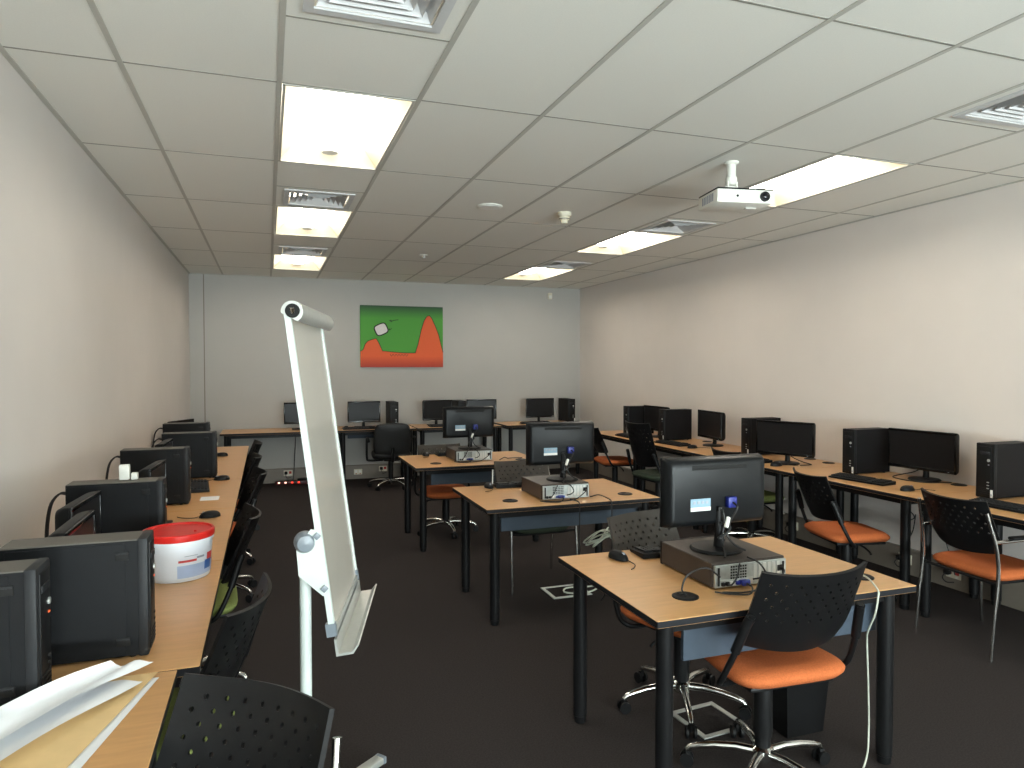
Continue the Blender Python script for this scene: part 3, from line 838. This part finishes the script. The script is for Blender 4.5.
dup(k0, (-.46, 5.28, TL), R(95), 'black keyboard on the left desk behind the small white note')
dup(k0, (1.16, 9.40, TB), 0, 'black keyboard on the back desk left of the armchair')
dup(k0, (2.33, 9.42, TB), 0, 'black keyboard on the back desk right of the armchair')
dup(k0, (3.70, 9.45, TB), 0, 'black keyboard on the back desk near the right corner')
m0 = mouse('black mouse on the nearest centre table left of the keyboard', (1.475, 2.755, TC), R(195), GMo)
dup(m0, (1.475, 4.68, TC), R(180), 'black mouse on the middle centre table beside the keyboard')
dup(m0, (1.43, 6.55, TC), R(185), 'black mouse at the left of the farthest centre table')
dup(m0, (4.035, 3.49, TR_), R(-90), 'black mouse on the right desk by the wide monitor')
dup(m0, (4.06, 6.02, TR_), R(-90), 'black mouse on the right desk before the square looking monitor')
dup(m0, (4.0, 4.72, TR_), R(-90), 'black mouse on the right desk before the third tower monitor')
dup(m0, (-.31, 4.22, TL), R(100), 'black mouse on the left desk behind the white tub')
dup(m0, (-.325, 5.57, TL), R(95), 'black mouse on the left desk beyond the white note')
dup(m0, (-.41, 7.04, TL), R(90), 'black mouse near the far end of the left desks')
dup(m0, (1.0, 9.55, TB), 0, 'black mouse on the back desk beside the flip chart edge')

# ------------------------------------------------------------------ left desk small things
t = thing('plastic_tub', 'white plastic tub with red lid and blue label on the left desk', 'tub', (-.345, 3.09, TL), R(-14))
MB().lathe([(.115, 0), (.117, .003), (.128, .146), (.134, .148), (.134, .160), (.129, .162), (.0001, .162)], (0, 0, 0), 48).out('body', 'tub', t)
MB().lathe([(.130, .158), (.1355, .160), (.137, .168), (.137, .184), (.133, .188), (.127, .188), (.124, .181), (.0001, .181)], (0, 0, 0), 48).out('lid', 'red', t)
def tub_patch(name, a0, a1, z0, z1, m_, par, off=.0012, n=10):
    mb = MB(); rr = lambda z: .117 + (z / .146) * .011 + off
    for k in range(n):
        p, q = R(a0 + (a1 - a0) * k / n), R(a0 + (a1 - a0) * (k + 1) / n)
        mb.quad(*[(rr(z) * math.cos(x), rr(z) * math.sin(x), z) for x, z in ((p, z0), (q, z0), (q, z1), (p, z1))])
    return mb.out(name, m_, par)
lab = tub_patch('label', -170, 20, .014, .134, 'labelwhite', t, .0008, 30)
tub_patch('blue_field', -72, 18, .016, .066, 'labelblue', lab, .0014)
tub_patch('red_title', -70, -38, .078, .087, 'labelred', lab, .0016)
tub_patch('grey_title', -38, -22, .087, .095, 'greyprint', lab, .0016)
tub_patch('grey_line', -60, -36, .101, .103, 'greyprint', lab, .0016)
tub_patch('red_picture', -14, 6, .063, .098, 'labelred', lab, .0017)
tub_patch('blue_picture', -20, 0, .034, .071, 'blueprint', lab, .0019)
for k in range(5): tub_patch('fine_print', -140, -115, .094 - k * .016, .096 - k * .016, 'greyprint', lab, .0016)
MB().box((.075, -.02, .184), (.012, .012, .007), .003).out('lid_button', 'red', t)

# loose paper: two creased white sheets over a brown envelope
def sheet(name, corners, z, m_, label, cat, wave, n=12, thick=.0012, seed=1):
    A, B, C_, D = [Vector(c) for c in corners]
    rnd = random.Random(seed)
    mb = MB(); V = []
    for j in range(n + 1):
        row = []
        for i in range(n + 1):
            u, v = i / n, j / n
            p = A.lerp(B, u).lerp(D.lerp(C_, u), v)
            row.append(mb.bm.verts.new((p.x, p.y, z + wave(u, v))))
        V.append(row)
    for j in range(n):
        for i in range(n): mb.bm.faces.new((V[j][i], V[j][i + 1], V[j + 1][i + 1], V[j + 1][i]))
    bmesh.ops.solidify(mb.bm, geom=list(mb.bm.faces), thickness=thick)
    return tag(mb.out(name, m_, None, ang=25), label, cat)
sheet('brown_envelope', ((-.29, 2.11, 0), (-.46, 2.115, 0), (-.74, 1.66, 0), (-.42, 1.60, 0)), TL + .006, 'brown', 'large brown paper envelope under the white sheets on the nearest left desk', 'envelope', lambda u, v: .003 * math.sin(v * 5) * u, thick=.003)
sheet('cardboard_sheet', ((-.284, 2.085, 0), (-.40, 2.10, 0), (-.55, 1.56, 0), (-.405, 1.54, 0)), TL + .0015, 'paper', 'flat white sheet sticking out under the brown envelope', 'paper', lambda u, v: 0.0)
sheet('paper_sheet', ((-.315, 2.03, 0), (-.45, 2.08, 0), (-.80, 1.70, 0), (-.60, 1.58, 0)), TL + .014, 'paper', 'lower creased white paper sheet on the brown envelope', 'paper', lambda u, v: .012 * math.sin(u * 4 + v * 3) ** 2 + .006 * v + .004 * math.cos(7 * u), seed=2)
sheet('paper_sheet', ((-.30, 2.11, 0), (-.435, 2.09, 0), (-.86, 1.70, 0), (-.66, 1.63, 0)), TL + .036, 'paper', 'upper creased white paper sheet with raised fold beside the left tower', 'paper', lambda u, v: .014 * math.sin(u * 5 + v * 4) ** 2 + .02 * max(0, 1 - abs(u - .75) * 5) * (1 - v * .5), seed=3)
tag(MB().box((-.352, 4.82, TL + .0015), (.11, .13, .001)).out('paper_note', 'paper', smooth=False), 'small white paper note lying on the left desk', 'paper').rotation_euler = (0, 0, 0)
tag(MB().box((-.595, 3.445, TL + .345 + .0365), (.04, .03, .066), .004).out('power_plug', 'white'), 'taller white plug standing on a black tower', 'plug')
tag(MB().box((-.556, 3.445, TL + .345 + .0175), (.026, .03, .03), .004).out('power_plug', 'white'), 'shorter white plug beside the taller one on the tower', 'plug')

# ------------------------------------------------------------------ flip chart
t = thing('flip_chart', 'white framed flip chart board turned edge on, on a single grey post', 'whiteboard', (0, 0, 0))
U = Vector((.235, .972, 0)).normalized(); V = Vector((-.130 * .972, .130 * .235, .9915)).normalized(); N = U.cross(V).normalized()
O = Vector((.21, 2.40, .682))          # near bottom corner
BW, BH = .64, 1.10
def bp(u, v, n=0): return O + U * u + V * v + N * n
def slab(u0, u1, v0, v1, n0, n1):
    mb = MB(); mb.prism([bp(u0, v0, n0), bp(u1, v0, n0), bp(u1, v1, n0), bp(u0, v1, n0)], N * (n1 - n0)); return mb
slab(.01, BW - .01, .01, BH - .01, -.016, -.003).out('board', 'board', t, smooth=False)
for (u0, u1) in ((0, .016), (BW - .016, BW)):
    slab(u0, u1, 0, BH, -.018, .003).out('side_frame', 'whitepaint', t, smooth=False)
slab(0, BW, 0, .02, -.026, .004).out('bottom_frame', 'alu', t, smooth=False)
for u0 in (-.002, BW - .022):
    slab(u0, u0 + .024, -.004, .04, -.028, .006).out('corner_cap', 'greyknob', t, smooth=False)
# rounded paper clamp along the top
mb = MB(); prof = []
for k in range(17):
    a = R(-70 + 250 * k / 16); prof.append((.012 + .036 * math.cos(a), BH + .0 + .036 * math.sin(a)))
pts = [bp(-.012, v, n) for n, v in prof] ; mb.prism(pts, U * (BW + .02)); mb.out('paper_clamp', 'alu', t, ang=50)
mb = MB(); mb.tube([bp(-.016, BH + .002, .014), bp(-.011, BH + .002, .014)], .024, 20); mb.out('clamp_opening', 'dark', t)
mb = MB(); mb.tube([bp(-.022, BH + .012, .016), bp(-.012, BH - .004, .014)], .008, 10); mb.out('clamp_spring', 'chrome', t)
# pen tray
mb = MB()
prof = [(-.004, -.012), (.004, -.012), (.004, -.062), (.05, -.062), (.072, -.04), (.076, -.043), (.053, -.07), (-.004, -.07)]
mb.prism([bp(-.01, v, n) for n, v in prof], U * (BW + .02)); mb.out('pen_tray', 'alu', t, smooth=False)
# side bracket with two square bolts, knob, post
mb = MB(); mb.prism([bp(-.006, v, n) for n, v in ((.0, .36), (-.03, .37), (-.085, .31), (-.09, .22), (-.02, .14), (.0, .15))], U * .006); br = mb.out('bracket', 'whitepaint', t, smooth=False)
for v in (.345, .165): MB().box(bp(-.009, v, -.012), (.02, .006, .02), .002, rot=Matrix.Rotation(R(45), 3, 'Y')).out('bolt', 'greyknob', br)
kx = Vector((.118, 2.47, 1.0))
mb = MB(); mb.lathe([(.0001, -.045), (.026, -.04), (.036, -.02), (.037, .0), (.032, .02), (.0001, .03)], (0, 0, 0), 24, 'y')
kn = mb.out('knob', 'greyknob', t); kn.location = kx + Vector((-.002, -.03, 0))
MB().tube([kx + Vector((0, .0, 0)), bp(.3, .30, -.06)], .014, 12).out('axle', 'alu', t)
slab(.02, BW - .02, .27, .33, -.06, -.026).out('rear_rail', 'whitepaint', t, smooth=False)
MB().cyl((kx.x, kx.y, .08), (kx.x, kx.y, .995), .0195, seg=20).out('post', 'whitepaint', t)
for ang, ln in ((38, .36), (84, .42), (200, .16), (310, .36)):
    a = R(ang); c, q = math.cos(a), math.sin(a)
    lg = MB().box((kx.x + c * ln / 2, kx.y + q * ln / 2, .06), (ln, .045, .025), .004, rot=Matrix.Rotation(a, 3, 'Z')).out('base_leg', 'alu', t)
    MB().box((kx.x + c * (ln + .006), kx.y + q * (ln + .006), .06), (.016, .047, .027), .003, rot=Matrix.Rotation(a, 3, 'Z')).out('end_cap', 'greyknob', lg)
    MB().cyl((kx.x + (ln - .03) * c - .012 * q, kx.y + (ln - .03) * q + .012 * c, .024), (kx.x + (ln - .03) * c + .012 * q, kx.y + (ln - .03) * q - .012 * c, .024), .0238, seg=14).out('caster', 'plastic', lg)
MB().cyl((kx.x, kx.y, .045), (kx.x, kx.y, .09), .05, seg=20).out('hub', 'alu', t)

# ------------------------------------------------------------------ painting on the back wall
PW, PH = 1.19, .875
t = thing('canvas_painting', 'green and orange canvas painting on the back wall', 'painting', (1.837, YB, 2.012))
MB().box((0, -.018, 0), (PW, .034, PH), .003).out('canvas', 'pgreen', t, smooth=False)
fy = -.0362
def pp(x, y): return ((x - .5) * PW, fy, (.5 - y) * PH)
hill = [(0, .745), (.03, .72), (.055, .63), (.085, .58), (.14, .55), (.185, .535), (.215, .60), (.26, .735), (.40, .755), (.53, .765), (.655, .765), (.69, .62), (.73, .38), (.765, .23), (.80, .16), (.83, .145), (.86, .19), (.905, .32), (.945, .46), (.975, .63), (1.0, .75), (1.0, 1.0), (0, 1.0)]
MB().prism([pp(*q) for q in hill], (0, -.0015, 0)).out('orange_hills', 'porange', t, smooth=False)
MB().tube([(x, fy - .002, z) for x, _, z in [pp(*q) for q in hill[:21]]], .0045, 6).out('hill_outline', 'pblack', t)
cx, cy = .245, .385; rot = R(-24); blob = []
for k in range(24):
    a = 2 * PI * k / 24; ex = .075 * math.copysign(abs(math.cos(a)) ** .55, math.cos(a)); ey = .088 * math.copysign(abs(math.sin(a)) ** .55, math.sin(a))
    blob.append((cx + ex * math.cos(rot) - ey * math.sin(rot) * .74, cy + (ex * math.sin(rot) / .74 + ey * math.cos(rot))))
bl = [pp(*q) for q in blob]
MB().prism(bl, (0, -.0015, 0)).out('white_shape', 'pwhite', t, smooth=False)
MB().tube([(x, fy - .002, z) for x, _, z in bl], .009, 6, closed=True).out('shape_outline', 'pblack', t)
for pts in (((.34, .24), (.37, .25), (.40, .235), (.45, .225)), ((.36, .225), (.365, .265)), ((.33, .38), (.355, .385), (.37, .37)), ((.34, .37), (.345, .40))):
    MB().tube([(x, fy - .002, z) for x, _, z in [pp(*q) for q in pts]], .005, 6).out('ink_line', 'pblack', t)
sc = [(.35 + .018 * k, .80 + (.02 if k % 2 else -.015)) for k in range(13)]
MB().tube(smooth_pts([(x, fy - .003, z) for x, _, z in [pp(*q) for q in sc]], 3), .0028, 5).out('scribble', 'pblack', t)
sc = [(.80 + .012 * k, .925 + (.012 if k % 2 else -.01)) for k in range(8)]
MB().tube(smooth_pts([(x, fy - .003, z) for x, _, z in [pp(*q) for q in sc]], 3), .002, 5).out('scribble', 'pred', t)

# ------------------------------------------------------------------ floor and wall details
def floor_box(label, cx, cy, w, d, rz):
    t = thing('floor_box', label, 'floor outlet', (cx, cy, 0), rz, 'metal rimmed floor outlets in the carpet')
    m = MB()
    for sx in (-1, 1): m.box((sx * (w / 2 - .012), 0, .003), (.024, d, .006), .001)
    for sy in (-1, 1): m.box((0, sy * (d / 2 - .012), .003), (w - .048, .024, .006), .001)
    m.out('rim', 'alu', t, smooth=False)
    MB().box((0, 0, .0015), (w - .05, d - .05, .003)).out('lid', 'carpet', t, smooth=False)
    return t
floor_box('metal rimmed floor outlet with white cable behind the nearest centre table', 1.98, 4.47, .29, .25, 0)
floor_box('metal rimmed floor outlet under the nearest centre table', 1.86, 2.62, .25, .25, R(5))
def cable(name, pts, r, m_, label, k=6):
    return tag(MB().tube(smooth_pts(pts, k), r, 7).out(name, m_, None), label, 'cable')
cable('network_cable', [(2.23, 4.14, .5), (2.24, 4.3, .2), (2.2, 4.40, .03), (2.05, 4.36, .016), (1.95, 4.42, .014), (2.0, 4.5, .015), (2.15, 4.48, .014), (2.3, 4.5, .008)], .006, 'wcable', 'white cable looping onto the floor outlet behind the nearest table')
tang = []
for k in range(26):
    a = k * 1.05; tang.append((2.33 + .13 * math.cos(a) + .03 * math.sin(3.1 * a), 4.50 + .1 * math.sin(a * .83), .33 + .05 * math.sin(a * 1.9) + .001 * k))
cable('network_cable', [(2.27, 4.62, .70)] + tang + [(2.42, 4.42, .42), (2.45, 4.40, .5), (2.40, 4.38, .56)], .0055, 'wcable', 'tangled bundle of white cable hanging under the middle centre table', 5)
cable('power_cable', [(2.28, 2.19, .745), (2.235, 2.10, .752), (2.195, 2.022, .736), (2.185, 2.012, .71), (2.19, 2.03, .64), (2.22, 2.09, .55), (2.275, 2.145, .48), (2.29, 2.15, .3), (2.285, 2.14, .12), (2.23, 2.1, .03), (2.12, 2.05, .006), (1.98, 2.08, .006)], .0036, 'wcable', 'white cable dropping from the right grommet of the nearest centre table')
cable('mouse_cable', [(1.62, 2.215, .79), (1.56, 2.22, .83), (1.50, 2.25, .80), (1.465, 2.235, .755), (1.47, 2.215, .738)], .0035, 'cable', 'thin black cable arching from the flat computer into the left grommet')
cable('power_cable', [(1.98, 4.09, .74), (2.03, 4.06, .755), (2.06, 3.985, .742), (2.063, 3.953, .732), (2.065, 3.948, .70), (2.07, 3.95, .5), (2.08, 4.0, .3), (2.1, 4.1, .1), (2.12, 4.2, .008)], .004, 'cable', 'black cable hanging over the front edge of the middle centre table')
cable('power_cable', [(1.83, 4.07, .738), (1.84, 3.985, .741), (1.84, 3.953, .732), (1.84, 3.948, .70), (1.84, 3.95, .45), (1.84, 3.97, .3)], .004, 'cable', 'black cable hanging straight down the middle table panel')
cable('power_cable', [(.36, 9.955, .72), (.36, 9.945, .6), (.345, 9.93, .3), (.33, 9.92, .08), (.31, 9.88, .008)], .005, 'cable', 'black cable hanging behind the back desk left of the flip chart')
cable('power_cable', [(4.5, 3.86, .73), (4.5, 3.85, .62), (4.52, 3.93, .55), (4.5, 3.83, .48), (4.54, 3.92, .42), (4.5, 3.86, .36), (4.53, 3.9, .30), (4.5, 3.84, .38), (4.5, 3.82, .5)], .004, 'cable', 'coiled black cable hanging under the right wall desk')
cable('power_cable', [(4.53, 3.68, .73), (4.54, 3.67, .5), (4.55, 3.6, .3), (4.56, 3.55, .12)], .004, 'cable', 'single black cable hanging beside the coil under the right desk')
cable('monitor_cable', [(4.58, 3.80, .87), (4.59, 3.91, .80), (4.50, 3.985, .766), (4.39, 3.92, .766), (4.365, 3.78, .766), (4.42, 3.655, .766), (4.52, 3.62, .766), (4.575, 3.60, .766)], .004, 'cable', 'black cable looped around the wide right wall monitor stand')
cable('monitor_cable', [(4.25, 4.86, .87), (4.32, 4.90, .80), (4.35, 4.80, .766), (4.31, 4.66, .766), (4.24, 4.64, .766), (4.18, 4.645, .766)], .004, 'cable', 'black cable looped behind the third right monitor')
cable('power_cable', [(2.0, 6.02, .735), (2.06, 6.06, .75), (2.10, 6.08, .738), (2.16, 6.09, .738), (2.24, 6.07, .738)], .004, 'cable', 'black cable curling on the farthest centre table')
# black bin under nearest table
t = thing('waste_bin', 'black square waste bin on the carpet under the nearest centre table', 'bin', (2.18, 2.45, 0))
m = MB(); a, b_, hh = .095, .115, .27
def ringq(s, z): return [(-s, -s * .8, z), (s, -s * .8, z), (s, s * .8, z), (-s, s * .8, z)]
lo, hi, hi2, lo2 = ringq(a, .001), ringq(b_, hh), ringq(b_ - .006, hh), ringq(a - .006, .01)
for A, B in ((lo, hi), (hi, hi2), (hi2, lo2)):
    for k in range(4): m.quad(A[k], A[(k + 1) % 4], B[(k + 1) % 4], B[k])
m.quad(*lo); m.quad(*lo2)
m.out('body', 'blackmetal', t, smooth=False)
m = MB()
for k in range(4):
    A, B = Vector(hi[k]), Vector(hi[(k + 1) % 4]); m.tube([A, B], .005, 8)
m.out('rim', 'plastic2', t)

# power strips and clutter under the back desk
t = thing('power_strip', 'dark red power strip with lit switches on the floor by the back wall', 'power strip', (.30, 9.80, 0), R(-6))
MB().box((0, 0, .022), (.42, .06, .044), .006).out('body', 'darkred', t)
for k in range(4):
    MB().box((-.16 + k * .085, -.031, .026), (.026, .006, .02), .002).out('switch', 'ledw' if k < 2 else 'led', t)
for k in range(4): MB().lathe([(.02, .044), (.02, .047), (.0001, .047)], (-.13 + k * .085, .0, 0), 16).out('outlet', 'dark', t)
t = thing('power_adapter', 'pale power adapter with looped lead on the floor beside the red power strip', 'adapter', (.66, 9.76, 0), R(4))
MB().box((0, 0, .018), (.17, .07, .036), .008).out('body', 'ivory', t)
MB().tube(smooth_pts([(-.09, 0, .02), (-.16, -.03, .008), (-.1, -.07, .006), (.05, -.08, .006), (.18, -.05, .006), (.22, .02, .006)], 5), .005, 7).out('lead', 'wcable', t)
t = thing('power_adapter', 'black power adapter lying behind the red power strip', 'adapter', (.46, 9.88, 0), R(-12))
MB().box((0, 0, .028), (.16, .08, .056), .01).out('body', 'plastic', t)
MB().tube(smooth_pts([(.078, 0, .03), (.086, .02, .045), (.084, .045, .03), (.075, .055, .008)], 5), .004, 7).out('lead', 'cable', t)

def socket(label, loc, rz, red=True, plug=True):
    t = thing('wall_socket', label, 'socket', loc, rz, 'power sockets on the grey trunking')
    MB().box((0, -.004, 0), (.115, .008, .075), .003).out('plate', 'ivory', t)
    for sx in (-1, 1):
        MB().box((sx * .028, -.009, .008), (.034, .004, .036), .002).out('outlet', 'redp' if red else 'white', t)
        MB().box((sx * .028, -.010, -.024), (.014, .005, .012), .001).out('switch', 'redp' if not red else 'white', t)
    if plug:
        p = MB().box((-.028, -.03, .006), (.04, .045, .04), .01).out('plug', 'plastic', t)
        MB().tube(smooth_pts([(-.028, -.05, .0), (-.03, -.075, -.03), (-.01, -.06, -.06), (.04, -.05, -.05)], 5), .004, 7).out('lead', 'cable', p)
    return t
SX = XR - .036
socket('red power socket on the right trunking, beside the orange seat', (SX, 4.0, .115), R(-90))
socket('red power socket on the right trunking between the two desk legs', (SX, 3.6, .115), R(-90))
socket('white power socket on the right trunking behind the chrome legged chair', (SX, 3.02, .105), R(-90), False, False)
socket('power socket with plug on the right trunking behind the green chair', (SX, 5.2, .11), R(-90), False)
socket('red power socket on the back trunking above the power strip', (.26, YB - .036, .13), 0)
socket('white power socket on the back trunking beside the armchair', (1.2, YB - .036, .10), 0, False, False)
socket('dark plugged socket on the back trunking below the armchair seat', (1.55, YB - .036, .13), 0)

for o in bpy.data.objects:
    if not o.parent and o.get('category') and o.type == 'EMPTY' and .7 < o.location.z < .8: o.location.z += .0012
# ------------------------------------------------------------------ lights, world, camera
def area(name, loc, rot, sx, sy, power, col):
    L = bpy.data.lights.new(name, 'AREA'); L.shape = 'RECTANGLE'; L.size = sx; L.size_y = sy; L.energy = power; L.color = col
    o = bpy.data.objects.new(name, L); COL.objects.link(o); o.location = loc; o.rotation_euler = rot; return o
area('window_daylight', ((wx0 + wx1) / 2, YF + .35, (wz0 + wz1) / 2), (R(100), 0, 0), wx1 - wx0 - .1, wz1 - wz0 - .1, 60, (.90, .98, 1.0))
area('added_ceiling_fill', ((wx0 + wx1) / 2, YF + .5, .75), (R(148), 0, 0), wx1 - wx0 - .1, 0.8, 720, (.88, 1.0, 1.0))  # unseen fill lamp added behind the camera, aimed up to brighten the ceiling

wd = bpy.data.worlds.new('World'); S.world = wd; wd.use_nodes = True
wd.node_tree.nodes['Background'].inputs['Color'].default_value = (.55, .6, .66, 1)
wd.node_tree.nodes['Background'].inputs['Strength'].default_value = .3

cam = bpy.data.cameras.new('Camera'); co = bpy.data.objects.new('Camera', cam); COL.objects.link(co)
cam.sensor_width = 36; cam.lens = 695.45 / 1024 * 36; cam.clip_start = .05
co.location = (0, 0, 1.594); co.rotation_euler = (PI / 2 - .0261, 0, -.3387)
S.camera = co
S.view_settings.view_transform = 'Standard'
S.view_settings.look = 'None'
S.view_settings.exposure = 0.0
S.cycles.use_denoising = True
S.cycles.max_bounces = 8
S.cycles.diffuse_bounces = 5
